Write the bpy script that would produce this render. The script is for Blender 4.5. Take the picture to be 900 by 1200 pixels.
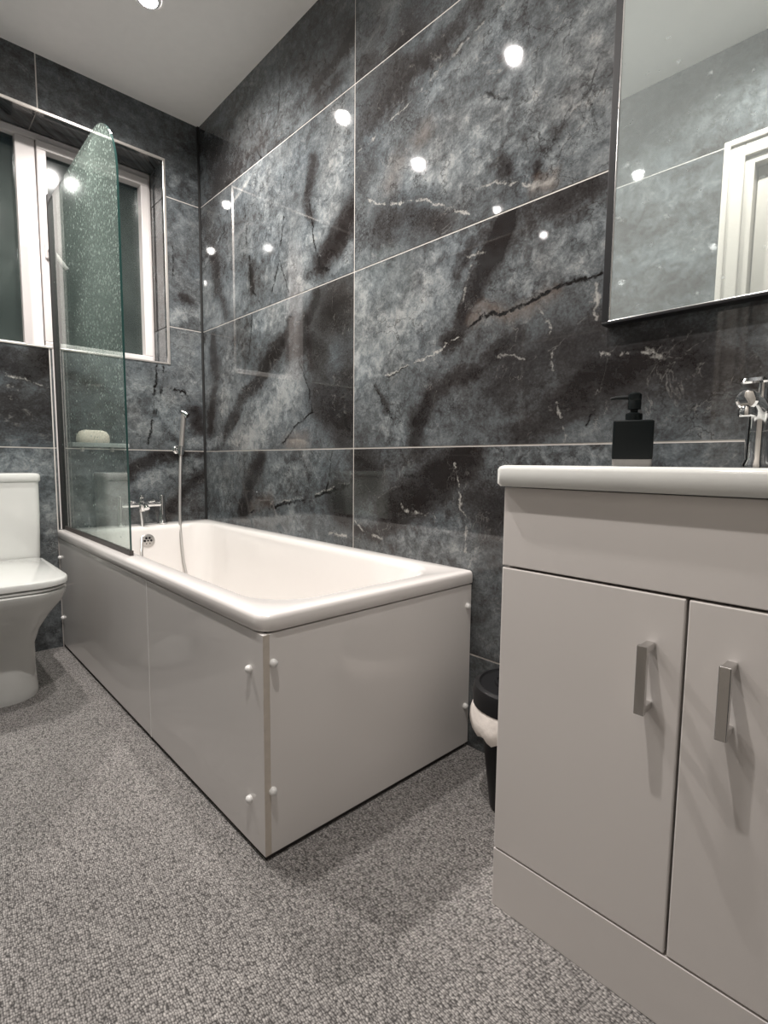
import bpy, bmesh, math, random
from mathutils import Vector, Matrix

# ------------------------------------------------------------------ scene reset
for o in list(bpy.data.objects):
    bpy.data.objects.remove(o, do_unlink=True)
scene = bpy.context.scene
C = scene.collection
random.seed(7)

# ------------------------------------------------------------------ camera, world, exposure
CAM = Vector((2.58624, -1.17901, 0.81690))
CR = Vector((0.68488132, 0.72859246, 0.00951855))
CU = Vector((-0.07510864, 0.05759693, 0.99551057))
CF = Vector((-0.72477325, 0.68252152, -0.09417065))
FPX = 613.667
cd = bpy.data.cameras.new('camera')
cam = bpy.data.objects.new('camera', cd)
C.objects.link(cam)
m = Matrix.Identity(4)
for i in range(3):
    m[i][0] = CR[i]; m[i][1] = CU[i]; m[i][2] = -CF[i]; m[i][3] = CAM[i]
cam.matrix_world = m
cd.sensor_fit = 'HORIZONTAL'; cd.sensor_width = 36.0
cd.lens = FPX / 900 * 36.0
cd.clip_start = 0.02
scene.camera = cam

w = bpy.data.worlds.new('night'); scene.world = w; w.use_nodes = True
bg = w.node_tree.nodes['Background']
bg.inputs[0].default_value = (0.012, 0.016, 0.022, 1); bg.inputs[1].default_value = 1.0

vs = scene.view_settings
vs.view_transform = 'Standard'; vs.look = 'None'; vs.gamma = 1.0
vs.use_curve_mapping = False
vs.exposure = 0.8
LAMP_W = 42.0
LAMP_RGB = (1.0, 0.945, 0.90)

# room measures (metres): long tiled wall y=0, window wall x=0
H = 2.417; W = -1.32; L = 3.05
Z1 = 0.8646; TH = 0.5913
XJ = 1.176; YJ = -0.667

def hit(u, v, ax, val):
    """point where the viewing ray of a pixel meets the plane axis=val"""
    d = CF + CR * ((u - 450) / FPX) - CU * ((v - 600) / FPX)
    t = (val - CAM[ax]) / d[ax]
    return CAM + d * t

# ------------------------------------------------------------------ materials
def newmat(name):
    mt = bpy.data.materials.new(name); mt.use_nodes = True
    nt = mt.node_tree
    return mt, nt, nt.nodes['Principled BSDF'], nt.nodes['Material Output']

def noise_node(nt, vec, scale, detail=4, rough=0.5, dist=0.0):
    n = nt.nodes.new('ShaderNodeTexNoise')
    n.inputs['Scale'].default_value = scale; n.inputs['Detail'].default_value = detail
    n.inputs['Roughness'].default_value = rough; n.inputs['Distortion'].default_value = dist
    if vec is not None: nt.links.new(vec, n.inputs['Vector'])
    return n

def mth(nt, op, a, b=None, c=None, clamp=False):
    n = nt.nodes.new('ShaderNodeMath'); n.operation = op; n.use_clamp = clamp
    for i, x in enumerate((a, b, c)):
        if x is None: continue
        if isinstance(x, (int, float)): n.inputs[i].default_value = x
        else: nt.links.new(x, n.inputs[i])
    return n.outputs[0]

def vmth(nt, op, a, b=None, scale=None):
    n = nt.nodes.new('ShaderNodeVectorMath'); n.operation = op
    for i, x in enumerate((a, b)):
        if x is None: continue
        if isinstance(x, (tuple, list, Vector)): n.inputs[i].default_value = tuple(x)
        else: nt.links.new(x, n.inputs[i])
    if scale is not None:
        if isinstance(scale, (int, float)): n.inputs['Scale'].default_value = scale
        else: nt.links.new(scale, n.inputs['Scale'])
    return n.outputs['Value'] if op in ('DOT_PRODUCT', 'LENGTH', 'DISTANCE') else n.outputs[0]

def mixc(nt, fac, a, b, mode='MIX'):
    n = nt.nodes.new('ShaderNodeMix'); n.data_type = 'RGBA'; n.blend_type = mode
    for s, x in ((0, fac), (6, a), (7, b)):
        if isinstance(x, (int, float)): n.inputs[s].default_value = x
        elif isinstance(x, tuple): n.inputs[s].default_value = (*x, 1)
        else: nt.links.new(x, n.inputs[s])
    return n.outputs[2]

def ramp(nt, fac, stops):
    n = nt.nodes.new('ShaderNodeValToRGB')
    e = n.color_ramp.elements
    while len(e) < len(stops): e.new(0.5)
    for k, (p, c) in enumerate(stops):
        e[k].position = p; e[k].color = (*c, 1) if len(c) == 3 else c
    nt.links.new(fac, n.inputs[0])
    return n.outputs[0]

def gloss_mat(name, col, rough=0.25, metal=0.0, spec=0.5, coat=0.0, var=0.03, vscale=30, bump=0.0, bscale=200, rvar=0.0):
    """plain coloured material with slight procedural mottling and optional fine relief"""
    mt, nt, b, out = newmat(name)
    tc = nt.nodes.new('ShaderNodeTexCoord')
    n = noise_node(nt, tc.outputs['Object'], vscale, 3)
    dark = tuple(c * (1 - var) for c in col); lite = tuple(min(1, c * (1 + var)) for c in col)
    nt.links.new(mixc(nt, n.outputs[0], dark, lite), b.inputs['Base Color'])
    b.inputs['Roughness'].default_value = rough
    b.inputs['Metallic'].default_value = metal
    b.inputs['Specular IOR Level'].default_value = spec
    b.inputs['Coat Weight'].default_value = coat
    b.inputs['Coat Roughness'].default_value = 0.04
    if rvar:
        nt.links.new(mth(nt, 'MULTIPLY_ADD', n.outputs[0], rvar, rough), b.inputs['Roughness'])
    if bump:
        nb = noise_node(nt, tc.outputs['Object'], bscale, 2)
        bp = nt.nodes.new('ShaderNodeBump'); bp.inputs['Strength'].default_value = bump
        bp.inputs['Distance'].default_value = 0.002
        nt.links.new(nb.outputs[0], bp.inputs['Height']); nt.links.new(bp.outputs[0], b.inputs['Normal'])
    return mt

M = {}
M['ceiling'] = gloss_mat('ceiling_paint', (0.92, 0.90, 0.88), 0.7, bump=0.04, bscale=60)
M['grout'] = gloss_mat('pale_grout', (0.62, 0.585, 0.55), 0.8, var=0.12, vscale=60)
M['plaster'] = gloss_mat('plaster', (0.6, 0.6, 0.6), 0.8)
M['ceramic'] = gloss_mat('white_ceramic', (0.71, 0.715, 0.69), 0.09, coat=0.3, var=0.015)
M['acrylic'] = gloss_mat('bath_acrylic', (0.80, 0.765, 0.74), 0.16, coat=0.3, var=0.01)
M['panel'] = gloss_mat('gloss_white_panel', (0.83, 0.80, 0.775), 0.08, spec=0.35, coat=0.4, var=0.02, vscale=4)
M['raw_edge'] = gloss_mat('cream_board_edge', (0.62, 0.56, 0.49), 0.6, var=0.12, vscale=50)
M['cap'] = gloss_mat('white_plastic_cap', (0.85, 0.84, 0.82), 0.3)
M['vanity'] = gloss_mat('vanity_gloss_lacquer', (0.70, 0.665, 0.64), 0.22, coat=0.35, var=0.015, vscale=5)
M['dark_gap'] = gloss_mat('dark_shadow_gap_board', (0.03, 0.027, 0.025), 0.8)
M['chrome'] = gloss_mat('chrome', (0.80, 0.80, 0.80), 0.07, metal=1.0, var=0.02)
M['brushed'] = gloss_mat('satin_chrome', (0.62, 0.61, 0.60), 0.2, metal=1.0, var=0.05)
M['trim'] = gloss_mat('silver_tile_trim', (0.74, 0.70, 0.66), 0.28, metal=0.75, var=0.05)
M['upvc'] = gloss_mat('white_window_plastic', (0.70, 0.665, 0.65), 0.3, var=0.02)
M['black'] = gloss_mat('black_plastic', (0.010, 0.010, 0.011), 0.4, spec=0.25, var=0.1)
M['matt_black'] = gloss_mat('matt_black', (0.005, 0.007, 0.0075), 0.35, spec=0.2, var=0.1)
M['black_rubber'] = gloss_mat('black_rubber_seal', (0.008, 0.008, 0.008), 0.6)
M['brown_seal'] = gloss_mat('dark_brown_seal', (0.05, 0.042, 0.038), 0.5)
M['white_paint'] = gloss_mat('white_gloss_paint', (0.52, 0.485, 0.44), 0.35, var=0.02)
M['hall'] = gloss_mat('hall_wall', (0.42, 0.42, 0.42), 0.7)
M['liner'] = gloss_mat('white_bin_liner', (0.82, 0.76, 0.71), 0.35, var=0.12, vscale=60, bump=0.6, bscale=60)
M['sponge'] = gloss_mat('pale_sponge', (0.80, 0.70, 0.60), 0.8, var=0.12, vscale=90, bump=0.7, bscale=160)
M['shelf'] = gloss_mat('grey_shelf', (0.36, 0.38, 0.37), 0.2, var=0.1)
M['clear_base'] = gloss_mat('smoky_clear_acrylic', (0.20, 0.19, 0.18), 0.08, spec=0.8, var=0.25, vscale=40)
M['hose'] = gloss_mat('woven_steel_hose', (0.52, 0.50, 0.48), 0.35, metal=0.75, var=0.05)
M['bezel'] = gloss_mat('white_bezel', (0.8, 0.8, 0.8), 0.35)

# emissive lens of the downlights
mt, nt, b, out = newmat('lamp_lens'); M['lens'] = mt
b.inputs['Base Color'].default_value = (1, 1, 1, 1)
b.inputs['Emission Color'].default_value = (1.0, 0.96, 0.92, 1)
b.inputs['Emission Strength'].default_value = 60.0

# carpet: rows of grey wool loops
mt, nt, b, out = newmat('grey_loop_carpet'); M['carpet'] = mt
geo = nt.nodes.new('ShaderNodeNewGeometry')
mp = nt.nodes.new('ShaderNodeMapping'); mp.inputs['Rotation'].default_value[2] = 0.12
mp.inputs['Scale'].default_value = (1.0, 1.6, 1.0)
nt.links.new(geo.outputs['Position'], mp.inputs['Vector'])
wob = noise_node(nt, mp.outputs[0], 70, 2)
pv = vmth(nt, 'ADD', mp.outputs[0], vmth(nt, 'SCALE', wob.outputs['Color'], scale=0.006))
vo = nt.nodes.new('ShaderNodeTexVoronoi'); vo.inputs['Scale'].default_value = 185
vo.inputs['Randomness'].default_value = 0.55
nt.links.new(pv, vo.inputs['Vector'])
dist = vo.outputs['Distance']
big = noise_node(nt, geo.outputs['Position'], 2.6, 3, 0.55)
mid = noise_node(nt, geo.outputs['Position'], 14, 3, 0.6)
base = ramp(nt, vo.outputs['Color'], [(0.0, (0.35, 0.332, 0.318)), (0.5, (0.50, 0.475, 0.455)), (1.0, (0.68, 0.643, 0.613))])
base = mixc(nt, mth(nt, 'MULTIPLY', mth(nt, 'POWER', dist, 1.4), 1.55, clamp=True), base, (0.07, 0.066, 0.064))
wear = mth(nt, 'MULTIPLY_ADD', big.outputs[0], 0.5, 0.74)
wear = mth(nt, 'MULTIPLY', wear, mth(nt, 'MULTIPLY_ADD', mid.outputs[0], 0.3, 0.85))
cb = nt.nodes.new('ShaderNodeCombineColor')
for i in range(3): nt.links.new(wear, cb.inputs[i])
nt.links.new(mixc(nt, 1.0, base, cb.outputs[0], 'MULTIPLY'), b.inputs['Base Color'])
b.inputs['Roughness'].default_value = 0.95
b.inputs['Specular IOR Level'].default_value = 0.1
b.inputs['Sheen Weight'].default_value = 0.15
bp = nt.nodes.new('ShaderNodeBump'); bp.inputs['Strength'].default_value = 0.9
bp.inputs['Distance'].default_value = 0.004; bp.invert = True
nt.links.new(mth(nt, 'ADD', dist, mth(nt, 'MULTIPLY', mid.outputs[0], -0.6)), bp.inputs['Height'])
nt.links.new(bp.outputs[0], b.inputs['Normal'])

# clear glass without caustics: Fresnel mix of tinted see-through and mirror reflection, with optional water spotting
def glass_mat(name, tint, rough, spots=False, haze=0.0):
    mt, nt, b, out = newmat(name)
    nt.nodes.remove(b)
    tr = nt.nodes.new('ShaderNodeBsdfTransparent'); tr.inputs[0].default_value = (*tint, 1)
    gl = nt.nodes.new('ShaderNodeBsdfGlossy'); gl.inputs['Roughness'].default_value = rough
    gg = nt.nodes.new('ShaderNodeNewGeometry')
    cs = mth(nt, 'ABSOLUTE', vmth(nt, 'DOT_PRODUCT', gg.outputs['Normal'], gg.outputs['Incoming']))
    sch = mth(nt, 'MULTIPLY_ADD', mth(nt, 'POWER', mth(nt, 'SUBTRACT', 1.0, cs, clamp=True), 5.0), 0.96, 0.04, clamp=True)
    mx = nt.nodes.new('ShaderNodeMixShader')
    nt.links.new(sch, mx.inputs[0]); nt.links.new(tr.outputs[0], mx.inputs[1]); nt.links.new(gl.outputs[0], mx.inputs[2])
    last = mx.outputs[0]
    df = nt.nodes.new('ShaderNodeBsdfDiffuse'); df.inputs[0].default_value = (0.62, 0.74, 0.68, 1)
    g = nt.nodes.new('ShaderNodeNewGeometry')
    if spots:
        sx = nt.nodes.new('ShaderNodeSeparateXYZ'); nt.links.new(g.outputs['Position'], sx.inputs[0])
        v = nt.nodes.new('ShaderNodeTexVoronoi'); v.inputs['Scale'].default_value = 95
        nt.links.new(g.outputs['Position'], v.inputs['Vector'])
        dot = mth(nt, 'LESS_THAN', v.outputs['Distance'], 0.36)
        rnd = nt.nodes.new('ShaderNodeSeparateColor'); nt.links.new(v.outputs['Color'], rnd.inputs[0])
        ns = noise_node(nt, g.outputs['Position'], 5, 4, 0.6)
        # water marks sit on the outer, upper part of the pane and thin out towards the hinge and the bath
        ax = nt.nodes.new('ShaderNodeMapRange'); ax.inputs[1].default_value = 0.25; ax.inputs[2].default_value = 0.62
        nt.links.new(mth(nt, 'ADD', sx.outputs[0], mth(nt, 'MULTIPLY_ADD', ns.outputs[0], 0.5, -0.25)), ax.inputs[0])
        az = nt.nodes.new('ShaderNodeMapRange'); az.inputs[1].default_value = 0.75; az.inputs[2].default_value = 1.35
        nt.links.new(mth(nt, 'ADD', sx.outputs[2], mth(nt, 'MULTIPLY_ADD', ns.outputs[0], 0.5, -0.25)), az.inputs[0])
        dens = mth(nt, 'MULTIPLY', ax.outputs[0], az.outputs[0])
        on = mth(nt, 'LESS_THAN', rnd.outputs[0], mth(nt, 'MULTIPLY_ADD', dens, 0.72, 0.03))
        f1 = mth(nt, 'MULTIPLY', mth(nt, 'MULTIPLY', dot, on), mth(nt, 'MULTIPLY_ADD', rnd.outputs[1], 0.5, 0.12))
        film = mth(nt, 'MULTIPLY', mth(nt, 'MULTIPLY_ADD', dens, 0.10, 0.03), mth(nt, 'MULTIPLY_ADD', ns.outputs[0], 0.9, 0.5))
        fac = mth(nt, 'MAXIMUM', f1, film, clamp=True)
    else:
        ns = noise_node(nt, g.outputs['Position'], 4, 5, 0.6)
        fac = mth(nt, 'MULTIPLY', ns.outputs[0], haze, clamp=True)
    m2 = nt.nodes.new('ShaderNodeMixShader')
    nt.links.new(fac, m2.inputs[0]); nt.links.new(last, m2.inputs[1]); nt.links.new(df.outputs[0], m2.inputs[2])
    nt.links.new(m2.outputs[0], out.inputs[0])
    return mt
M['screen_glass'] = glass_mat('bath_screen_glass', (0.90, 0.955, 0.935), 0.01, spots=True)
M['glass_edge'] = gloss_mat('green_glass_edge', (0.02, 0.055, 0.05), 0.1)
M['window_glass'] = glass_mat('window_glass', (0.35, 0.40, 0.40), 0.10, haze=0.10)

# misted mirror: silver under a thin uneven film of condensation
mt, nt, b, out = newmat('misted_mirror'); M['mirror'] = mt
g = nt.nodes.new('ShaderNodeNewGeometry')
b.inputs['Base Color'].default_value = (0.80, 0.87, 0.86, 1)
b.inputs['Metallic'].default_value = 1.0; b.inputs['Roughness'].default_value = 0.015
df = nt.nodes.new('ShaderNodeBsdfDiffuse'); df.inputs[0].default_value = (0.62, 0.68, 0.67, 1)
n1 = noise_node(nt, g.outputs['Position'], 9, 5, 0.65)
blot = noise_node(nt, g.outputs['Position'], 38, 3, 0.6)
sp = mth(nt, 'MULTIPLY', mth(nt, 'SUBTRACT', blot.outputs[0], 0.66), 2.5, clamp=True)
fac = mth(nt, 'ADD', mth(nt, 'MULTIPLY_ADD', n1.outputs[0], 0.10, 0.20), sp, clamp=True)
mx = nt.nodes.new('ShaderNodeMixShader')
nt.links.new(fac, mx.inputs[0]); nt.links.new(b.outputs[0], mx.inputs[1]); nt.links.new(df.outputs[0], mx.inputs[2])
nt.links.new(mx.outputs[0], out.inputs[0])

# ------------------------------------------------------------------ polished stone-print tile material
def tile_mat(name, seed, feats=(), bias=0.0, cool=0.0):
    """feats: (kind, [(u,v) wall points in metres], width, strength); kinds D dark band, P pale band,
       C dark crack, L light vein, B brown stain"""
    mt, nt, b, out = newmat(name)
    g = nt.nodes.new('ShaderNodeNewGeometry')
    s = nt.nodes.new('ShaderNodeSeparateXYZ'); nt.links.new(g.outputs['Position'], s.inputs[0])
    cmb = nt.nodes.new('ShaderNodeCombineXYZ')
    nt.links.new(mth(nt, 'ADD', s.outputs[0], s.outputs[1]), cmb.inputs[0]); nt.links.new(s.outputs[2], cmb.inputs[1])
    P = cmb.outputs[0]
    off = (seed * 3.7, seed * 1.9, seed * 0.83)
    Po = vmth(nt, 'ADD', P, off)
    wrp = noise_node(nt, Po, 7, 5, 0.6)
    wv = vmth(nt, 'SUBTRACT', wrp.outputs['Color'], (0.5, 0.5, 0.5))
    # stretched clouding along the bedding direction of the stone
    mp = nt.nodes.new('ShaderNodeMapping'); mp.inputs['Rotation'].default_value[2] = -0.75
    mp.inputs['Scale'].default_value = (1.0, 2.1, 1.0)
    nt.links.new(vmth(nt, 'ADD', Po, vmth(nt, 'SCALE', wv, scale=0.16)), mp.inputs['Vector'])
    n1 = noise_node(nt, mp.outputs[0], 1.9, 9, 0.62, 0.3)
    n2 = noise_node(nt, Po, 26, 8, 0.72, 0.4)
    n3 = noise_node(nt, Po, 170, 3, 0.6)
    t = mth(nt, 'ADD', mth(nt, 'MULTIPLY', n1.outputs[0], 1.15), mth(nt, 'MULTIPLY_ADD', n2.outputs[0], 0.95, -0.55 + bias))
    t = mth(nt, 'ADD', t, mth(nt, 'MULTIPLY_ADD', n3.outputs[0], 0.40, -0.20))
    wf = noise_node(nt, Po, 40, 4, 0.7)
    Pd = vmth(nt, 'ADD', vmth(nt, 'ADD', P, vmth(nt, 'SCALE', wv, scale=0.10)),
              vmth(nt, 'SCALE', vmth(nt, 'SUBTRACT', wf.outputs['Color'], (0.5, 0.5, 0.5)), scale=0.05))
    Pf = vmth(nt, 'ADD', vmth(nt, 'ADD', P, vmth(nt, 'SCALE', wv, scale=0.05)),
              vmth(nt, 'SCALE', vmth(nt, 'SUBTRACT', wf.outputs['Color'], (0.5, 0.5, 0.5)), scale=0.030))
    acc = {}
    prev = None
    for kind, pts, wd, st in feats:
        for a, c in zip(pts[:-1], pts[1:]):
            src = Pd if kind in 'DPB' else Pf
            if prev is not None:      # evaluate the strokes one after another (keeps the shader stack small)
                n_ = nt.nodes.new('ShaderNodeVectorMath'); n_.operation = 'MULTIPLY_ADD'
                nt.links.new(prev, n_.inputs[0]); n_.inputs[1].default_value = (0, 0, 0); nt.links.new(src, n_.inputs[2])
                src = n_.outputs[0]
            a = Vector((a[0], a[1], 0)); c = Vector((c[0], c[1], 0)); ba = c - a
            pa = vmth(nt, 'SUBTRACT', src, a)
            h = mth(nt, 'DIVIDE', vmth(nt, 'DOT_PRODUCT', pa, ba), max(ba.dot(ba), 1e-6), clamp=True)
            d = vmth(nt, 'DISTANCE', pa, vmth(nt, 'SCALE', ba, scale=h))
            val = mth(nt, 'MULTIPLY', mth(nt, 'SUBTRACT', 1.0, mth(nt, 'DIVIDE', d, wd * (0.62 if kind in 'CL' else 1.0)), clamp=True), st)
            acc[kind] = mth(nt, 'MAXIMUM', acc[kind], val) if kind in acc else val
            prev = acc[kind]
    rough_mod = mth(nt, 'MULTIPLY_ADD', n2.outputs[0], 1.4, 0.3)
    # break the band edges up with the grain so that they end ragged, as torn stone layers do
    for kk in 'PD':
        if kk in acc:
            rag = mth(nt, 'ADD', acc[kk], mth(nt, 'MULTIPLY_ADD', n2.outputs[0], 1.5, -1.05))
            acc[kk] = mth(nt, 'ADD', mth(nt, 'MULTIPLY', acc[kk], 0.45), mth(nt, 'MULTIPLY', mth(nt, 'MULTIPLY', rag, 2.6, clamp=True), 0.5))
    if 'P' in acc: t = mth(nt, 'ADD', t, mth(nt, 'MULTIPLY', mth(nt, 'MULTIPLY', acc['P'], rough_mod), 0.26))
    if 'D' in acc: t = mth(nt, 'SUBTRACT', t, mth(nt, 'MULTIPLY', mth(nt, 'MULTIPLY', acc['D'], rough_mod), 0.38))
    col = ramp(nt, t, [(0.08, (0.014, 0.012, 0.0115)), (0.30, (0.036, 0.0345, 0.0345)), (0.50, (0.078, 0.085, 0.089)),
                       (0.72, (0.150, 0.162, 0.167)), (0.95, (0.26, 0.272, 0.27))])
    # warm brown and cool blue tints drift through the print
    tn = noise_node(nt, Po, 4.2, 4, 0.6)
    brown = mth(nt, 'MULTIPLY', mth(nt, 'SUBTRACT', tn.outputs[0], 0.54 + 0.04 * cool), 3.2, clamp=True)
    col = mixc(nt, mth(nt, 'MULTIPLY', brown, 0.55), col, (0.88, 0.72, 0.64), 'MULTIPLY')
    blue = mth(nt, 'MULTIPLY', mth(nt, 'SUBTRACT', 0.50 + 0.08 * cool, tn.outputs[0]), 3.5, clamp=True)
    col = mixc(nt, mth(nt, 'MULTIPLY', blue, 0.55), col, (0.88, 0.97, 1.05), 'MULTIPLY')
    if 'B' in acc: col = mixc(nt, mth(nt, 'MULTIPLY', mth(nt, 'MULTIPLY', acc['B'], rough_mod), 0.5, clamp=True), col, (0.12, 0.080, 0.057))
    # natural fracture net
    vv = nt.nodes.new('ShaderNodeTexVoronoi'); vv.feature = 'DISTANCE_TO_EDGE'; vv.inputs['Scale'].default_value = 6.5
    nt.links.new(vmth(nt, 'ADD', Po, vmth(nt, 'SCALE', wv, scale=0.40)), vv.inputs['Vector'])
    cm = noise_node(nt, Po, 3.1, 3)
    crack = mth(nt, 'SUBTRACT', 1.0, mth(nt, 'DIVIDE', vv.outputs['Distance'], 0.026), clamp=True)
    crack = mth(nt, 'MULTIPLY', crack, mth(nt, 'MULTIPLY', mth(nt, 'SUBTRACT', cm.outputs[0], 0.42), 6.0, clamp=True))
    col = mixc(nt, mth(nt, 'MULTIPLY', crack, 0.70), col, (0.016, 0.013, 0.012))
    v2 = nt.nodes.new('ShaderNodeTexVoronoi'); v2.feature = 'DISTANCE_TO_EDGE'; v2.inputs['Scale'].default_value = 21
    nt.links.new(vmth(nt, 'ADD', mp.outputs[0], vmth(nt, 'SCALE', wv, scale=0.22)), v2.inputs['Vector'])
    hair = mth(nt, 'SUBTRACT', 1.0, mth(nt, 'DIVIDE', v2.outputs['Distance'], 0.045), clamp=True)
    hair = mth(nt, 'MULTIPLY', hair, mth(nt, 'MULTIPLY', mth(nt, 'SUBTRACT', wrp.outputs[0], 0.50), 7.0, clamp=True))
    col = mixc(nt, mth(nt, 'MULTIPLY', hair, 0.60), col, (0.018, 0.016, 0.0155))
    lv = noise_node(nt, Po, 3.8, 6, 0.6, 0.9)
    lm = mth(nt, 'SUBTRACT', 1.0, mth(nt, 'DIVIDE', mth(nt, 'ABSOLUTE', mth(nt, 'SUBTRACT', lv.outputs[0], 0.5)), 0.006), clamp=True)
    lm = mth(nt, 'MULTIPLY', lm, mth(nt, 'MULTIPLY', mth(nt, 'SUBTRACT', n2.outputs[0], 0.46), 6.0, clamp=True))
    col = mixc(nt, mth(nt, 'MULTIPLY', lm, 0.45), col, (0.27, 0.26, 0.245))
    if 'L' in acc: col = mixc(nt, mth(nt, 'MULTIPLY', mth(nt, 'MULTIPLY', acc['L'], rough_mod), 1.0, clamp=True), col, (0.40, 0.39, 0.365))
    if 'C' in acc: col = mixc(nt, mth(nt, 'MULTIPLY', mth(nt, 'MULTIPLY', acc['C'], rough_mod), 1.5, clamp=True), col, (0.009, 0.008, 0.0075))
    nt.links.new(col, b.inputs['Base Color'])
    b.inputs['Roughness'].default_value = 0.035
    b.inputs['IOR'].default_value = 1.52
    b.inputs['Specular IOR Level'].default_value = 0.5
    return mt

def FX(kind, px, wd, st=1.0, ax=1):
    """feature traced on a wall plane: long wall (y=0) or window wall (x=0)"""
    pts = []
    for u, v in px:
        q = hit(u, v, ax, 0.0)
        pts.append((q.x + q.y, q.z))
    return (kind, pts, wd, st)

F = {}
F['c0r3'] = [FX('C', [(328, 80), (326, 130), (318, 160)], .010, .6), FX('C', [(326, 128), (337, 152)], .009, .6),
             FX('D', [(414, 40), (395, 85), (372, 112)], .10, .9), FX('P', [(366, 118), (388, 92), (414, 62)], .05, .8),
             FX('C', [(291, 140), (296, 175), (306, 185)], .010, .6), FX('D', [(236, 170), (262, 180), (250, 225)], .14, .5)]
F['c0r2'] = [FX('D', [(414, 245), (400, 275), (378, 310)], .10, 1.2), FX('D', [(366, 190), (360, 240), (366, 260)], .06, .9),
             FX('C', [(363, 235), (368, 285), (376, 312), (388, 313)], .010, .9), FX('P', [(412, 290), (385, 318), (355, 338)], .05, 1.2),
             FX('P', [(300, 190), (315, 240), (320, 300)], .16, .5), FX('P', [(395, 200), (380, 260), (350, 320)], .14, .6),
             FX('C', [(333, 205), (332, 260), (326, 310), (319, 340)], .010, .9), FX('C', [(328, 305), (338, 342)], .009, .8),
             FX('C', [(292, 300), (294, 340), (306, 355)], .012, .9), FX('D', [(293, 305), (296, 345)], .035, .8),
             FX('L', [(295, 205), (283, 225), (274, 234)], .012, .7), FX('P', [(293, 207), (276, 232)], .03, 1.0),
             FX('C', [(268, 235), (262, 272), (246, 300)], .010, .8), FX('P', [(255, 280), (240, 310)], .03, .8),
             FX('D', [(250, 300), (256, 340), (266, 368)], .07, .9), FX('C', [(286, 240), (290, 285)], .010, .7),
             FX('D', [(238, 260), (250, 240)], .12, .5)]
F['c0r1'] = [FX('D', [(372, 350), (362, 370), (350, 400)], .06, 1.1), FX('D', [(340, 380), (322, 415), (300, 450), (282, 470), (265, 510)], .055, 1.3),
             FX('D', [(352, 410), (372, 430), (388, 470), (412, 510)], .16, 1.2), FX('D', [(390, 370), (405, 410), (410, 470)], .22, .7),
             FX('P', [(345, 430), (335, 460), (310, 490), (290, 525)], .13, 1.1), FX('P', [(270, 420), (262, 470)], .13, .7),
             FX('P', [(330, 360), (300, 380)], .12, .5), FX('C', [(350, 420), (362, 455), (368, 480)], .010, .7),
             FX('C', [(368, 482), (345, 500), (332, 520)], .012, .8), FX('C', [(296, 350), (294, 395), (290, 425)], .010, .8),
             FX('C', [(400, 480), (414, 512)], .012, .9), FX('P', [(245, 522), (260, 512), (275, 522)], .05, 1.1),
             FX('D', [(250, 400), (252, 440), (246, 500)], .07, .9), FX('B', [(338, 518), (358, 516)], .05, .7)]
F['c0r0'] = [FX('C', [(290, 600), (330, 592), (358, 585), (385, 577), (410, 570)], .013, 1.0), FX('L', [(330, 589), (385, 574), (408, 568)], .008, .6),
             FX('D', [(305, 535), (292, 570), (285, 600)], .08, 1.0), FX('C', [(389, 530), (386, 560), (382, 576)], .012, .9),
             FX('P', [(320, 560), (360, 545)], .18, .6), FX('P', [(345, 600), (350, 620)], .12, .6), FX('D', [(395, 590), (410, 600)], .12, .8),
             FX('L', [(385, 624), (405, 628)], .010, .9), FX('P', [(252, 550), (262, 590)], .12, .5), FX('B', [(295, 595), (315, 585)], .05, .6)]
F['c1r3'] = [FX('D', [(480, 20), (470, 60)], .16, .6), FX('D', [(440, 20), (430, 70)], .14, .4)]
F['c1r2'] = [FX('D', [(470, 110), (440, 130), (425, 165)], .20, .9), FX('D', [(560, 20), (510, 70), (470, 100)], .10, .9),
             FX('P', [(595, 5), (545, 52), (510, 90), (470, 135), (425, 180)], .10, .9), FX('L', [(590, 5), (540, 52), (500, 98), (470, 130), (420, 178)], .008, .6),
             FX('C', [(592, 2), (541, 49), (520, 75), (498, 97)], .008, .6), FX('B', [(498, 152), (492, 160)], .05, .7), FX('B', [(468, 190), (460, 215)], .06, .6),
             FX('P', [(520, 190), (600, 150), (660, 110), (700, 60)], .25, .45), FX('C', [(570, 110), (600, 118), (620, 135)], .012, .7),
             FX('C', [(615, 150), (640, 160), (665, 165)], .010, .6), FX('L', [(425, 232), (450, 240), (490, 236), (520, 240), (550, 250)], .008, .8),
             FX('L', [(560, 220), (590, 214), (620, 218), (650, 210)], .008, .7), FX('B', [(630, 218), (650, 212)], .035, .9), FX('L', [(625, 220), (650, 211)], .020, .6),
             FX('D', [(586, 190), (590, 200)], .04, .9), FX('D', [(627, 195), (628, 205)], .03, .9), FX('D', [(450, 260), (480, 255), (510, 262)], .12, .8),
             FX('C', [(700, 70), (690, 110), (705, 150)], .008, .5), FX('C', [(650, 110), (690, 100)], .008, .5)]
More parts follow.
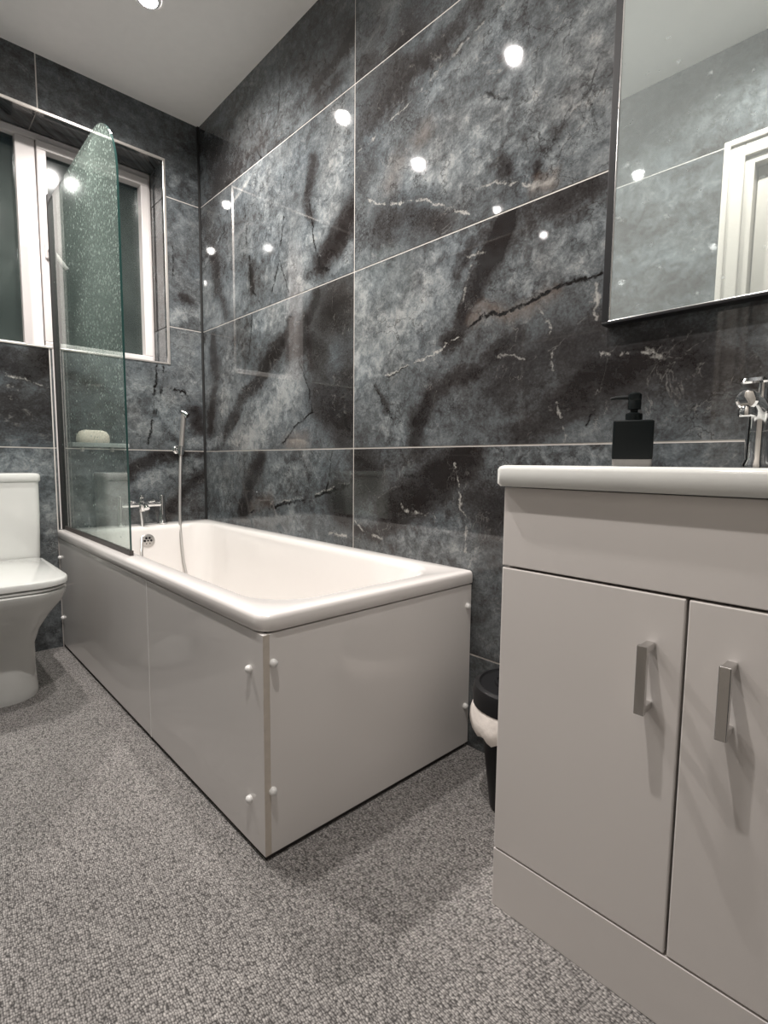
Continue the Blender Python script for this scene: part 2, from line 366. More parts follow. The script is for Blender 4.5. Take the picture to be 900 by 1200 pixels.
F['c1r1'] = [FX('C', [(414, 450), (437, 449), (460, 438), (490, 424)], .006, .9), FX('L', [(438, 446), (475, 430), (510, 412), (548, 388)], .007, .9),
             FX('C', [(545, 388), (565, 372), (595, 365), (630, 350), (665, 332), (707, 317)], .012, 1.3), FX('B', [(556, 375), (565, 360), (600, 368), (650, 346)], .035, .9),
             FX('D', [(592, 255), (575, 300), (560, 340)], .06, 1.5), FX('D', [(570, 300), (550, 340), (538, 385), (528, 400)], .045, 1.5), FX('D', [(545, 290), (535, 320)], .04, .9),
             FX('C', [(578, 252), (560, 300), (543, 355)], .008, .6), FX('P', [(420, 430), (450, 400), (500, 350), (530, 300)], .17, .8), FX('P', [(425, 330), (440, 440)], .10, .6),
             FX('P', [(640, 300), (690, 280), (700, 250)], .18, .6), FX('P', [(575, 270), (570, 280)], .03, .6), FX('D', [(660, 230), (700, 215)], .12, .6),
             FX('L', [(545, 300), (565, 295), (580, 285)], .008, .7), FX('L', [(552, 310), (545, 335), (543, 352)], .009, .7),
             FX('L', [(632, 365), (644, 385), (642, 405), (652, 430)], .010, .9), FX('L', [(700, 330), (698, 375)], .010, .7), FX('L', [(580, 420), (620, 418)], .006, .5),
             FX('D', [(610, 390), (575, 420), (545, 445)], .045, .9), FX('D', [(500, 470), (486, 495), (484, 520)], .06, 1.2), FX('D', [(540, 440), (500, 465)], .06, .8),
             FX('D', [(440, 455), (452, 480)], .03, .9), FX('C', [(438, 452), (450, 478), (460, 492)], .009, .8), FX('P', [(450, 500), (470, 510)], .09, .7),
             FX('D', [(700, 440), (680, 470), (640, 500), (610, 515)], .10, 1.0), FX('D', [(590, 430), (660, 400), (700, 400)], .20, .5), FX('C', [(697, 468), (688, 505)], .008, .9),
             FX('L', [(655, 470), (662, 495), (662, 520)], .007, .6), FX('D', [(715, 440), (760, 420), (830, 430)], .14, .9),
             FX('D', [(870, 400), (890, 480)], .10, .6), FX('L', [(705, 413), (740, 410)], .008, .8), FX('L', [(760, 408), (775, 418)], .010, .8)]
F['c1r0'] = [FX('D', [(545, 540), (520, 565), (480, 590), (450, 605)], .10, 1.3), FX('D', [(425, 540), (430, 570)], .14, .8), FX('D', [(560, 580), (585, 600)], .16, .8),
             FX('L', [(470, 592), (478, 600)], .012, 1.0), FX('L', [(486, 600), (504, 604)], .010, 1.0), FX('C', [(513, 535), (508, 560)], .010, .9),
             FX('L', [(533, 545), (540, 580), (546, 620), (545, 650)], .008, .8), FX('L', [(508, 600), (512, 640)], .008, .6), FX('C', [(465, 560), (500, 560)], .008, .6),
             FX('L', [(416, 610), (425, 622), (448, 630)], .009, .9), FX('D', [(418, 620), (440, 625)], .06, .9), FX('P', [(470, 640), (540, 640)], .12, .7),
             FX('P', [(580, 545), (700, 535)], .12, .5)]
# window wall
F['w0r1'] = [FX('C', [(184, 428), (182, 470), (178, 500), (173, 520)], .014, .9, 0), FX('C', [(192, 430), (190, 460), (183, 485)], .012, .8, 0),
             FX('C', [(205, 456), (216, 458), (222, 470)], .014, 1.0, 0), FX('D', [(225, 480), (236, 500)], .06, .9, 0), FX('D', [(196, 505), (208, 515)], .05, .8, 0),
             FX('P', [(195, 475), (205, 500)], .12, .9, 0), FX('P', [(160, 460), (165, 500)], .14, .5, 0), FX('P', [(225, 522), (236, 518)], .05, 1.2, 0),
             FX('P', [(215, 430), (225, 450)], .12, .5, 0), FX('D', [(80, 440), (120, 450)], .05, .9, 0)]
F['w0r0'] = [FX('D', [(150, 560), (180, 540), (210, 530)], .06, 1.2, 0), FX('P', [(170, 570), (200, 545), (235, 545)], .08, .9, 0),
             FX('D', [(235, 555), (215, 585), (195, 605)], .06, .9, 0), FX('P', [(225, 575), (210, 600)], .06, .6, 0), FX('P', [(90, 540), (120, 600)], .2, .4, 0)]
F['w1r0'] = [FX('P', [(0, 545), (60, 545)], .14, .7, 0), FX('P', [(56, 585), (62, 640)], .08, .6, 0), FX('D', [(50, 570), (66, 575)], .05, .5, 0)]
F['w1r1'] = [FX('D', [(0, 420), (30, 430), (60, 420)], .09, 1.2, 0), FX('L', [(8, 440), (30, 444), (55, 455)], .012, .9, 0), FX('D', [(0, 480), (60, 490)], .16, .9, 0),
             FX('L', [(10, 453), (20, 455)], .014, .8, 0)]
F['w0r2'] = [FX('P', [(200, 372), (220, 366), (236, 368)], .05, 1.1, 0), FX('D', [(215, 350), (225, 360)], .05, .9, 0), FX('C', [(203, 290), (205, 330)], .010, .7, 0)]
F['w0r3'] = [FX('P', [(200, 214), (216, 210), (234, 215)], .03, .9, 0)]

TM = {k: tile_mat('stone_tile_' + k, 1.3 + 2.17 * i, v,
                  bias={'c1r2': .055, 'c0r2': .03, 'c1r0': -.06, 'c1r1': -.015, 'w1r1': -.03, 'c0r3': -.01, 'c1r3': -.02}.get(k, 0.0),
                  cool=1.0 if k[0] == 'w' or k in ('c0r0', 'c0r2', 'c0r3') else 0.0)
      for i, (k, v) in enumerate(F.items())}
TG = [tile_mat('stone_tile_plain_%d' % i, 41 + 3.3 * i, bias=-0.03) for i in range(3)]

# ------------------------------------------------------------------ mesh helpers
ORI = {}
def obj(name, bm, mat, parent=None, smooth=False, origin=None):
    """link the bmesh (world coordinates) as one mesh object; children are stored relative to their thing"""
    o_ = ORI[parent.name] if parent else (Vector(origin) if origin is not None else Vector((0, 0, 0)))
    bmesh.ops.translate(bm, verts=bm.verts, vec=-o_)
    bmesh.ops.recalc_face_normals(bm, faces=bm.faces)
    me = bpy.data.meshes.new(name); bm.to_mesh(me); bm.free()
    if isinstance(mat, str): mat = M[mat]
    me.materials.append(mat)
    for p in me.polygons: p.use_smooth = bool(smooth)
    if smooth:
        try: me.set_sharp_from_angle(angle=math.radians(35 if smooth is True else smooth))
        except Exception: pass
    o = bpy.data.objects.new(name, me); C.objects.link(o)
    if parent: o.parent = parent
    else: o.location = o_
    ORI[o.name] = o_
    return o

def thing(name, label, cat, loc, group=None):
    o = bpy.data.objects.new(name, None); C.objects.link(o)
    o.empty_display_size = 0.05; o.location = loc
    o['label'] = label; o['category'] = cat
    if group: o['group'] = group
    ORI[o.name] = Vector(loc)
    return o

def tag(o, label, cat, group=None):
    o['label'] = label; o['category'] = cat
    if group: o['group'] = group
    return o

def struct(o, label=None, cat=None):
    o['kind'] = 'structure'
    if label: o['label'] = label
    if cat: o['category'] = cat
    return o

def box(lo, hi, bevel=0.0, seg=2, bm=None):
    bm = bm or bmesh.new()
    t = bmesh.new()
    bmesh.ops.create_cube(t, size=1.0)
    for v in t.verts:
        v.co = Vector(((lo[i] + hi[i]) / 2 + v.co[i] * (hi[i] - lo[i]) for i in range(3)))
    if bevel:
        bmesh.ops.bevel(t, geom=t.edges[:], offset=bevel, segments=seg, affect='EDGES', profile=0.5)
    me = bpy.data.meshes.new('t'); t.to_mesh(me); t.free(); bm.from_mesh(me); bpy.data.meshes.remove(me)
    return bm

def tube(pts, rad, seg=12, bm=None, cap=True):
    """swept round tube; rad a number or a list"""
    bm = bm or bmesh.new()
    pts = [Vector(p) for p in pts]; n = len(pts)
    rs = rad if isinstance(rad, (list, tuple)) else [rad] * n
    loops = []; ref = None
    for i, p in enumerate(pts):
        d = (pts[min(i + 1, n - 1)] - pts[max(i - 1, 0)]).normalized()
        if ref is None:
            ref = Vector((0, 0, 1)) if abs(d.z) < 0.9 else Vector((1, 0, 0))
        a = (ref - d * ref.dot(d)).normalized(); b_ = d.cross(a); ref = a
        loops.append([bm.verts.new(p + (a * math.cos(2 * math.pi * k / seg) + b_ * math.sin(2 * math.pi * k / seg)) * rs[i]) for k in range(seg)])
    for l0, l1 in zip(loops[:-1], loops[1:]):
        for k in range(seg): bm.faces.new((l0[k], l0[(k + 1) % seg], l1[(k + 1) % seg], l1[k]))
    if cap: bm.faces.new(loops[0][::-1]); bm.faces.new(loops[-1])
    return bm

def spline(pts, n=8):
    pts = [Vector(p) for p in pts]; out = []
    for i in range(len(pts) - 1):
        p0 = pts[max(i - 1, 0)]; p1 = pts[i]; p2 = pts[i + 1]; p3 = pts[min(i + 2, len(pts) - 1)]
        for k in range(n):
            t = k / n
            out.append(0.5 * ((2 * p1) + (p2 - p0) * t + (2 * p0 - 5 * p1 + 4 * p2 - p3) * t * t + (3 * p1 - p0 - 3 * p2 + p3) * t ** 3))
    out.append(pts[-1]); return out

def loft(loops, bm=None, cap0=True, cap1=True):
    bm = bm or bmesh.new()
    vl = [[bm.verts.new(p) for p in l] for l in loops]
    n = len(vl[0])
    for a, c in zip(vl[:-1], vl[1:]):
        for k in range(n): bm.faces.new((a[k], a[(k + 1) % n], c[(k + 1) % n], c[k]))
    if cap0: bm.faces.new(vl[0][::-1])
    if cap1: bm.faces.new(vl[-1])
    return bm

def rrect(x0, x1, y0, y1, r, z, n=6):
    """rounded rectangle loop; r one radius or (x0y0, x1y0, x1y1, x0y1)"""
    rr = r if isinstance(r, (tuple, list)) else (r,) * 4
    out = []
    for (cx, cy, a0, q) in ((x0, y0, math.pi, rr[0]), (x1, y0, 1.5 * math.pi, rr[1]), (x1, y1, 0, rr[2]), (x0, y1, .5 * math.pi, rr[3])):
        sx = 1 if cx == x0 else -1; sy = 1 if cy == y0 else -1
        for k in range(n + 1):
            a = a0 + .5 * math.pi * k / n
            out.append(Vector((cx + sx * q + q * math.cos(a), cy + sy * q + q * math.sin(a), z)))
    return out

def lathe(profile, c, seg=32, bm=None, cap0=True, cap1=True):
    """profile [(radius, z)] about a vertical axis through c"""
    return loft([[Vector((c[0] + r * math.cos(2 * math.pi * k / seg), c[1] + r * math.sin(2 * math.pi * k / seg), z)) for k in range(seg)] for r, z in profile], bm, cap0, cap1)

def prism(poly, ax, a, b_, bm=None):
    """polygon in the two axes other than ax, extruded from a to b_ along ax"""
    bm = bm or bmesh.new()
    def mk(p, q):
        v = [0, 0, 0]; k = [i for i in range(3) if i != ax]; v[k[0]] = p[0]; v[k[1]] = p[1]; v[ax] = q; return Vector(v)
    return loft([[mk(p, a) for p in poly], [mk(p, b_) for p in poly]], bm)

def dome(c, axis, r, h, bm=None, seg=14):
    """flattened button dome standing on a face with normal axis"""
    n = Vector(axis).normalized(); a = n.orthogonal().normalized(); b_ = n.cross(a); c = Vector(c)
    prof = [(1.0, 0.0), (1.0, .35), (.86, .7), (.5, .94), (.12, 1.0)]
    return loft([[c + n * (h * q) + (a * math.cos(2 * math.pi * k / seg) + b_ * math.sin(2 * math.pi * k / seg)) * (r * p) for k in range(seg)] for p, q in prof], bm)

# ------------------------------------------------------------------ the room shell
fl = struct(obj('floor', box((-0.02, W - .1, -0.08), (L + .1, 0.1, 0.0)), 'carpet'))
ce = struct(obj('ceiling', box((-0.1, W - .1, H), (L + .1, 0.1, H + .1)), 'ceiling'))

GAP = 0.0023      # half a grout joint
TK = 0.0014       # tile face stands this proud of the grout
rows = [(0.0, Z1 - TH), (Z1 - TH, Z1), (Z1, Z1 + TH), (Z1 + TH, Z1 + 2 * TH), (Z1 + 2 * TH, H)]
rn = ['rb', 'r0', 'r1', 'r2', 'r3']

wr = struct(obj('wall_right', box((0.0, TK, 0.0), (L + .1, 0.12, H)), 'grout'))
cols = [(0.0, XJ), (XJ, XJ + 1.2), (XJ + 1.2, L)]
for ci, (a, c) in enumerate(cols):
    for ri, (z0, z1) in enumerate(rows):
        k = 'c%d%s' % (ci, rn[ri])
        zz0 = z0 + (GAP if z0 > 0 else 0); zz1 = z1 - (GAP if z1 < H else 0)
        xx0 = a + (GAP if a > 0 else .003); xx1 = c - (GAP if c < L else 0)
        obj('tile', box((xx0, 0.0, zz0), (xx1, TK + .0004, zz1)), TM.get(k, TG[(ci + ri) % 3]), wr)

# window wall with its opening
WY0, WY1, WZ0, WZ1 = -1.19, -0.166, 1.276, 2.212
bm = box((-0.32, W - .1, 0), (-TK, 0.0, WZ0))
box((-0.32, W - .1, WZ1), (-TK, 0.0, H), bm=bm)
box((-0.32, WY1, WZ0), (-TK, 0.0, WZ1), bm=bm)
box((-0.32, W - .1, WZ0), (-TK, WY0, WZ1), bm=bm)
ww = struct(obj('wall_back', bm, 'grout'))
g_ = GAP
r1a, r1b = Z1 + g_, Z1 + TH - g_
r3a = Z1 + 2 * TH + g_
r2a, r2b = Z1 + TH + g_, Z1 + 2 * TH - g_
j0, j1 = YJ + g_, YJ - g_
polys = [
    ('w0r1', [(-.003, r1a), (-.003, r1b), (WY1, r1b), (WY1, WZ0), (j0, WZ0), (j0, r1a)]),
    ('w1r1', [(j1, r1a), (j1, WZ0), (WY0, WZ0), (WY0, r1b), (W, r1b), (W, r1a)]),
    ('w0r2', [(-.003, r2a), (-.003, r2b), (WY1, r2b), (WY1, r2a)]),
    ('w1r2', [(WY0, r2a), (WY0, r2b), (W, r2b), (W, r2a)]),
    ('w0r3', [(-.003, r3a), (-.003, H), (j0, H), (j0, WZ1), (WY1, WZ1), (WY1, r3a)]),
    ('w1r3', [(j1, WZ1), (j1, H), (W, H), (W, r3a), (WY0, r3a), (WY0, WZ1)]),
    ('w0r0', [(-.003, Z1 - TH + g_), (-.003, Z1 - g_), (j0, Z1 - g_), (j0, Z1 - TH + g_)]),
    ('w1r0', [(j1, Z1 - TH + g_), (j1, Z1 - g_), (W, Z1 - g_), (W, Z1 - TH + g_)]),
    ('w0rb', [(-.003, 0), (-.003, Z1 - TH - g_), (j0, Z1 - TH - g_), (j0, 0)]),
    ('w1rb', [(j1, 0), (j1, Z1 - TH - g_), (W, Z1 - TH - g_), (W, 0)]),
]
for k, pl in polys:
    obj('tile', prism(pl, 0, -TK - .0004, 0.0), TM.get(k, TG[len(k) % 3 if k[1] == '0' else 1]), ww)
# tiled lining of the window reveal
RD = -0.175
lin = .006
obj('tile', box((RD, WY0, WZ1 - lin), (-.001, YJ - g_, WZ1)), TG[0], ww)
obj('tile', box((RD, YJ + g_, WZ1 - lin), (-.001, WY1, WZ1)), TG[1], ww)
obj('tile', box((RD, WY0, WZ0), (-.001, YJ - g_, WZ0 + lin)), TG[1], ww)
obj('tile', box((RD, YJ + g_, WZ0), (-.001, WY1, WZ0 + lin)), TG[2], ww)
for (a, c, i) in ((WZ0 + lin, r1b, 0), (r2a, r2b, 1), (r3a, WZ1 - lin, 2)):
    obj('tile', box((RD, WY1 - lin, a), (-.001, WY1, c)), TG[i], ww)
    obj('tile', box((RD, WY0, a), (-.001, WY0 + lin, c)), TG[(i + 1) % 3], ww)
# silver edge trim round the reveal
e = .0115
struct(obj('trim_1', box((-.004, WY0, WZ1 - e), (.0035, WY1, WZ1), .001), 'trim'))
struct(obj('trim_2', box((-.004, WY1 - e, WZ0), (.0035, WY1, WZ1 - e), .001), 'trim'))
struct(obj('trim_3', box((-.004, WY0, WZ0), (.0035, WY1 - e, WZ0 + e * .6), .001), 'trim'))
struct(obj('trim_4', box((-.004, WY0, WZ0 + e), (.0035, WY0 + e, WZ1 - e), .001), 'trim'))
# black sealed joint in the room corner
struct(obj('trim_5', box((0.0, -.010, 0.0), (0.010, 0.0, H), .002), 'black_rubber'))

# wall opposite the bath with the doorway
DX0, DX1, DZ = 1.985, 2.745, 1.985
bm = box((-.1, W - .12, 0), (DX0, W - TK, H))
box((DX1, W - .12, 0), (L + .1, W - TK, H), bm=bm)
box((DX0, W - .12, DZ), (DX1, W - TK, H), bm=bm)
wl = struct(obj('wall_left', bm, 'grout'))
for ri, (z0, z1) in enumerate(rows):
    for ci, (a, c) in enumerate([(0.0, 1.0), (1.0, DX0), (DX1, L)] if ri < 4 else [(0.0, 1.0), (1.0, 2.2), (2.2, L)]):
        obj('tile', box((a + GAP, W - TK - .0004, z0 + GAP), (c - GAP, W, z1 - GAP)), TG[(ci + 2 * ri) % 3], wl)
wf_ = struct(obj('wall_front', box((L + TK, W, 0), (L + .12, 0, H)), 'grout'))
for ci, (a, c) in enumerate(((W, -.66), (-.66, 0.0))):
    for ri, (z0, z1) in enumerate(rows):
        obj('tile', box((L, a + GAP, z0 + GAP), (L + TK + .0004, c - GAP, z1 - GAP)), TG[(ci + ri) % 3], wf_)

# door in the wall opposite
d1 = thing('door_1', 'white panelled door closed in its moulded frame', 'door', (DX0, W, 0)); d1['kind'] = 'structure'
for nm, lo, hi in (('architrave', (DX0 - .07, W, 0), (DX0, W + .014, DZ + .07)), ('architrave', (DX1, W, 0), (DX1 + .07, W + .014, DZ + .07)),
                   ('architrave', (DX0, W, DZ), (DX1, W + .014, DZ + .07))):
    bm = box(lo, hi, .004)
    # stepped moulding on the outer edge
    if hi[0] - lo[0] < .1:
        ox = lo[0] if lo[0] < 2.3 else hi[0] - .022
        box((ox, W + .012, 0), (ox + .022, W + .024, hi[2]), .004, bm=bm)
    else:
        box((lo[0] - .048, W + .012, hi[2] - .022), (hi[0] + .048, W + .024, hi[2]), .004, bm=bm)
    obj(nm, bm, 'white_paint', d1)
bm = box((DX0, W - .11, 0), (DX0 + .03, W - .001, DZ), .002); obj('door_lining', bm, 'white_paint', d1)
bm = box((DX1 - .03, W - .11, 0), (DX1, W - .001, DZ), .002); obj('door_lining', bm, 'white_paint', d1)
bm = box((DX0 + .03, W - .11, DZ - .03), (DX1 - .03, W - .001, DZ), .002); obj('door_lining', bm, 'white_paint', d1)
lf = obj('door_leaf', box((DX0 + .033, W - .085, .01), (DX1 - .033, W - .045, DZ - .033), .002), 'white_paint', d1)
for (a, c) in ((DX0 + .12, 2.33), (2.40, DX1 - .12)):
    for (z0, z1) in ((.2, .85), (1.0, 1.8)):
        obj('door_panel', box((a, W - .046, z0), (c, W - .038, z1), .004), 'white_paint', lf)
obj('door_handle', tube([(2.10, W - .045, 1.0), (2.10, W - .005, 1.0), (2.20, W - .005, 1.0)], .009), 'chrome', lf, True)

# ------------------------------------------------------------------ window
wn = thing('window_1', 'white plastic window with two dark panes', 'window', (RD, WY0, WZ0)); wn['kind'] = 'structure'
FX0, FX1 = -0.235, RD
fy0, fy1, fz0, fz1 = WY0 + .008, WY1 - .008, WZ0 + .007, WZ1 - .008
MU0, MU1 = -0.722, -0.650
def frame(y0, y1, z0, z1, x0, x1, t, tb=None):
    tb = tb or t
    bm = box((x0, y0, z0), (x1, y1, z0 + tb), .003); box((x0, y0, z1 - t), (x1, y1, z1), .003, bm=bm)
    box((x0, y0, z0 + tb), (x1, y0 + t, z1 - t), .003, bm=bm); box((x0, y1 - t, z0 + tb), (x1, y1, z1 - t), .003, bm=bm)
    return bm
obj('window_frame', frame(fy0, fy1, fz0, fz1, FX0, FX1, .030, .036), 'upvc', wn)
obj('mullion', box((FX0, MU0, fz0 + .03), (FX1 + .001, MU1, fz1 - .03), .004), 'upvc', wn)
sa = obj('opening_sash', frame(MU1 + .003, fy1 - .012, fz0 + .014, fz1 - .030, FX0 + .01, FX1 + .014, .036), 'upvc', wn)
obj('pane', box((-.212, MU1 + .03, fz0 + .045), (-.206, fy1 - .04, fz1 - .06)), 'window_glass', wn)
obj('pane', box((-.212, fy0 + .02, fz0 + .03), (-.206, MU0 + .004, fz1 - .025)), 'window_glass', wn)
q0 = hit(58, 293, 0, RD + .03); q1 = hit(79, 316, 0, RD + .05)
bm = box((FX1 + .012, q0.y - .014, q0.z - .035), (FX1 + .026, q0.y + .014, q0.z + .035), .004)
h_ = obj('window_handle', bm, 'upvc', sa)
t_ = tube([(RD + .02, q0.y, q0.z), (RD + .045, q0.y + .004, q0.z), (RD + .05, q0.y * .6 + q1.y * .4, q0.z * .6 + q1.z * .4), tuple(q1)], [.009, .010, .010, .008])
obj('handle_lever', t_, 'upvc', wn, True)

# ------------------------------------------------------------------ downlights
for (x, y) in ((0.572, -0.432), (0.556, -0.96), (1.322, -0.68), (2.05, -0.95)):
    lab = {0.572: 'round recessed ceiling downlight above the taps end of the bath', 0.556: 'round recessed ceiling downlight above the toilet',
           1.322: 'round recessed ceiling downlight above the long side of the bath', 2.05: 'round recessed ceiling downlight between door and washbasin'}[x]
    t = thing('ceiling_downlight', lab, 'downlight', (x, y, H), 'recessed ceiling downlights')
    bm = lathe([(.030, H - .004), (.031, H - .010), (.040, H - .007), (.043, H - .0005)], (x, y), 32, cap0=False, cap1=False)
    obj('bezel', bm, 'bezel', t, True)
    obj('lens', lathe([(.030, H - .0035), (.029, H - .007)], (x, y), 24), 'lens', t)
    ld = bpy.data.lights.new('downlight_bulb', 'SPOT'); ld.energy = LAMP_W; ld.color = LAMP_RGB
    ld.spot_size = math.radians(162); ld.spot_blend = 0.8; ld.shadow_soft_size = 0.022
    lo = bpy.data.objects.new('downlight_bulb', ld); C.objects.link(lo); lo.parent = t; lo.location = (0, 0, -.022)

# ------------------------------------------------------------------ bath
BX, BY, RIM = 1.70, -0.667, 0.5165
t = thing('bath', 'white rectangular bathtub with glossy boxed-in panels along tiled wall', 'bathtub', (0, 0, 0))
x0, x1, y0, y1 = .001, BX + .004, BY - .004, -.001
RB = RIM - .036
N = 8
lp = []
ro = (.004, .035, .004, .004)     # only the free corner is clearly rounded
def outer(ins, z): return rrect(x0 + min(ins, .0), x1 - ins, y0 + ins, y1, tuple(max(r - ins * .5, .003) for r in ro), z, N)
lp += [rrect(x0, x1 - .012, y0 + .012, y1, ro, RB, N), rrect(x0, x1 - .002, y0 + .002, y1, ro, RB + .001, N),
       rrect(x0, x1, y0, y1, ro, RB + .006, N), rrect(x0, x1 - .0005, y0 + .0005, y1, ro, RIM - .011, N),
       rrect(x0, x1 - .003, y0 + .003, y1, ro, RIM - .004, N), rrect(x0, x1 - .009, y0 + .009, y1, ro, RIM - .0008, N),
       rrect(x0 + .002, x1 - .024, y0 + .024, y1 - .002, (.01, .03, .01, .01), RIM, N)]
ix0, ix1, iy0, iy1 = .125, 1.630, -.603, -.062
lp += [rrect(ix0 - .014, ix1 + .014, iy0 - .014, iy1 + .014, (.09, .13, .13, .09), RIM - .001, N),
       rrect(ix0 - .004, ix1 + .003, iy0 - .004, iy1 + .004, (.09, .13, .13, .09), RIM - .006, N),
       rrect(ix0, ix1 - .008, iy0, iy1, (.09, .14, .14, .09), RIM - .022, N),
       rrect(ix0 + .012, ix1 - .06, iy0 + .010, iy1 - .010, (.10, .15, .15, .10), RIM - .12, N),
       rrect(ix0 + .03, ix1 - .16, iy0 + .028, iy1 - .028, (.11, .16, .16, .11), RIM - .27, N),
       rrect(ix0 + .05, ix1 - .24, iy0 + .05, iy1 - .05, (.11, .15, .15, .11), RIM - .35, N),
       rrect(ix0 + .09, ix1 - .30, iy0 + .09, iy1 - .09, (.09, .12, .12, .09), RIM - .385, N),
       rrect(ix0 + .16, ix1 - .40, iy0 + .16, iy1 - .16, (.05, .08, .08, .05), RIM - .39, N)]
tub = obj('tub', loft(lp, cap0=False), 'acrylic', t, 50)
# overflow and waste
oc = Vector((ix0 + .0055, -.343, .452))
nrm = Vector((1, 0, .1)).normalized()
ov = obj('overflow', dome(oc, nrm, .031, .006, seg=24), 'hose', tub, True)
bm = None
for k in range(6):
    a = 2 * math.pi * k / 6
    bm = dome(oc + nrm * .0048 + Vector((0, math.cos(a) * .014, math.sin(a) * .014)), nrm, .0056, .0022, bm, 10)
bm = dome(oc + nrm * .0058, nrm, .004, .0012, bm, 10)
obj('overflow_holes', bm, 'black', tub)
obj('waste', dome((.36, -.333, RIM - .39), (0, 0, 1), .035, .006, seg=24), 'chrome', tub, True)
# boxed-in sides
PZ0 = .012
XS = 1.060
TB = RB - .003
obj('side_panel', box((.002, BY, PZ0), (XS - .001, BY + .012, TB), .0012), 'panel', t)
obj('side_panel', box((XS + .001, BY, PZ0), (BX - .0005, BY + .012, TB), .0012), 'panel', t)
obj('panel_joint', box((XS - .0022, BY - .0012, PZ0), (XS + .0022, BY + .004, TB), .0008), 'cap', t)
obj('end_panel', box((BX - .012, BY + .0145, PZ0), (BX, -.002, TB), .0012), 'panel', t)
obj('panel_edge_strip', box((BX - .012, BY + .0005, PZ0 + .001), (BX + .0004, BY + .0143, TB - .001)), 'raw_edge', t)
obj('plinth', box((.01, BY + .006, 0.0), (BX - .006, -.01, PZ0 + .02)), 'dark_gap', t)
for (ax_, a, z) in ((1, .022, .398), (1, .024, .134), (1, 1.648, .395), (1, 1.643, .112), (0, -.645, .417), (0, -.649, .149), (0, -.020, .418), (0, -.020, .126)):
    if ax_ == 1: bm = dome((a, BY, z), (0, -1, 0), .0085, .011)
    else: bm = dome((BX, a, z), (1, 0, 0), .0085, .011)
    obj('screw_cap', bm, 'cap', t, True)

# ------------------------------------------------------------------ bath taps
t = thing('bath_mixer_tap', 'chrome pillar bath mixer tap on the end rim of the bath', 'tap', (.066, -.343, RIM))
yc = -.343; dy = .092; zb = .612; xt = .066
for s in (-1, 1):
    obj('pillar', lathe([(.024, RIM - .0015), (.024, RIM + .006), (.019, RIM + .012), (.0135, RIM + .05), (.0125, zb + .012), (.0125, zb + .04), (.010, zb + .043)], (xt, yc + s * dy), 24), 'chrome', t, True)
obj('crossbar', tube([(xt, yc - dy, zb), (xt, yc + dy, zb)], .0115, 20), 'chrome', t, True)
obj('diverter_body', lathe([(.016, zb - .03), (.018, zb - .012), (.018, zb + .012), (.012, zb + .018), (.010, zb + .03), (.012, zb + .034), (.008, zb + .046)], (xt, yc), 20), 'chrome', t, True)
obj('spout', tube(spline([(xt, yc, zb), (xt + .03, yc, zb + .002), (xt + .055, yc, zb - .002), (xt + .068, yc, zb - .014)], 5), [.011] * 15 + [.012], 16), 'chrome', t, True)
obj('lever', tube([(xt + .002, yc + .03, zb + .012), (xt + .02, yc + .055, zb + .020)], [.0045, .006], 10), 'chrome', t, True)
obj('lever', tube([(xt + .002, yc - .03, zb + .012), (xt + .02, yc - .055, zb + .020)], [.0045, .006], 10), 'chrome', t, True)

# hand shower with its hose, and the wall bracket that holds it
bk = hit(210, 527, 0, .035)
t = thing('shower_bracket', 'small chrome wall bracket holding the hand shower', 'bracket', (0, bk.y, bk.z))
obj('rosette', dome((.0002, bk.y, bk.z), (1, 0, 0), .020, .010, seg=20), 'chrome', t, True)
obj('arm', tube([(.004, bk.y, bk.z), (.034, bk.y, bk.z)], .008, 14), 'chrome', t, True)
bm = tube([(.052, bk.y - .002, bk.z - .022), (.054, bk.y + .002, bk.z + .018)], [.0155, .0165], 18)
obj('holder_cup', bm, 'chrome', t, True)
p0 = Vector((.052, bk.y - .001, bk.z - .03)); p1 = hit(215.5, 483, 0, .075)
t = thing('hand_shower', 'slim chrome hand shower with metal hose hanging into the bath', 'shower', tuple(p0))
d_ = (p1 - p0)
hs = [p0 + d_ * k for k in (0, .12, .3, .6, .85, .95, 1.0)]
obj('handset', tube(hs, [.008, .0105, .0115, .0108, .0115, .012, .008], 16), 'hose', t, True)
hd = hs[-2]
obj('spray_face', tube([hd + Vector((-.008, -.006, .012)), hd + Vector((.014, .010, -.004)), hd + Vector((.018, .013, -.007))], [.013, .015, .013], 16), 'chrome', t, True)
h1 = hit(211, 560, 0, .07); h2 = hit(211, 610, 0, .11); h3 = hit(214, 650, 0, .16); h4 = hit(219, 676, 0, .20); h5 = hit(226, 705, 0, .25)
mid_ = Vector((.30, -.30, .16)); k1 = hit(168.5, 668, 0, .22); k2 = hit(166, 640, 0, .15); k3 = hit(167, 618, 0, .10)
path = spline([p0, h1, h2, h3, h4, h5, (.33, -.20, .165), (.35, -.30, .15), (.30, -.36, .17), (.24, -.38, .23), tuple(k2 + Vector((.03, -.01, -.05))), tuple(k2), tuple(k3), (.066, -.347, .588)], 10)
obj('hose', tube(path, .0068, 10), 'hose', t, True)

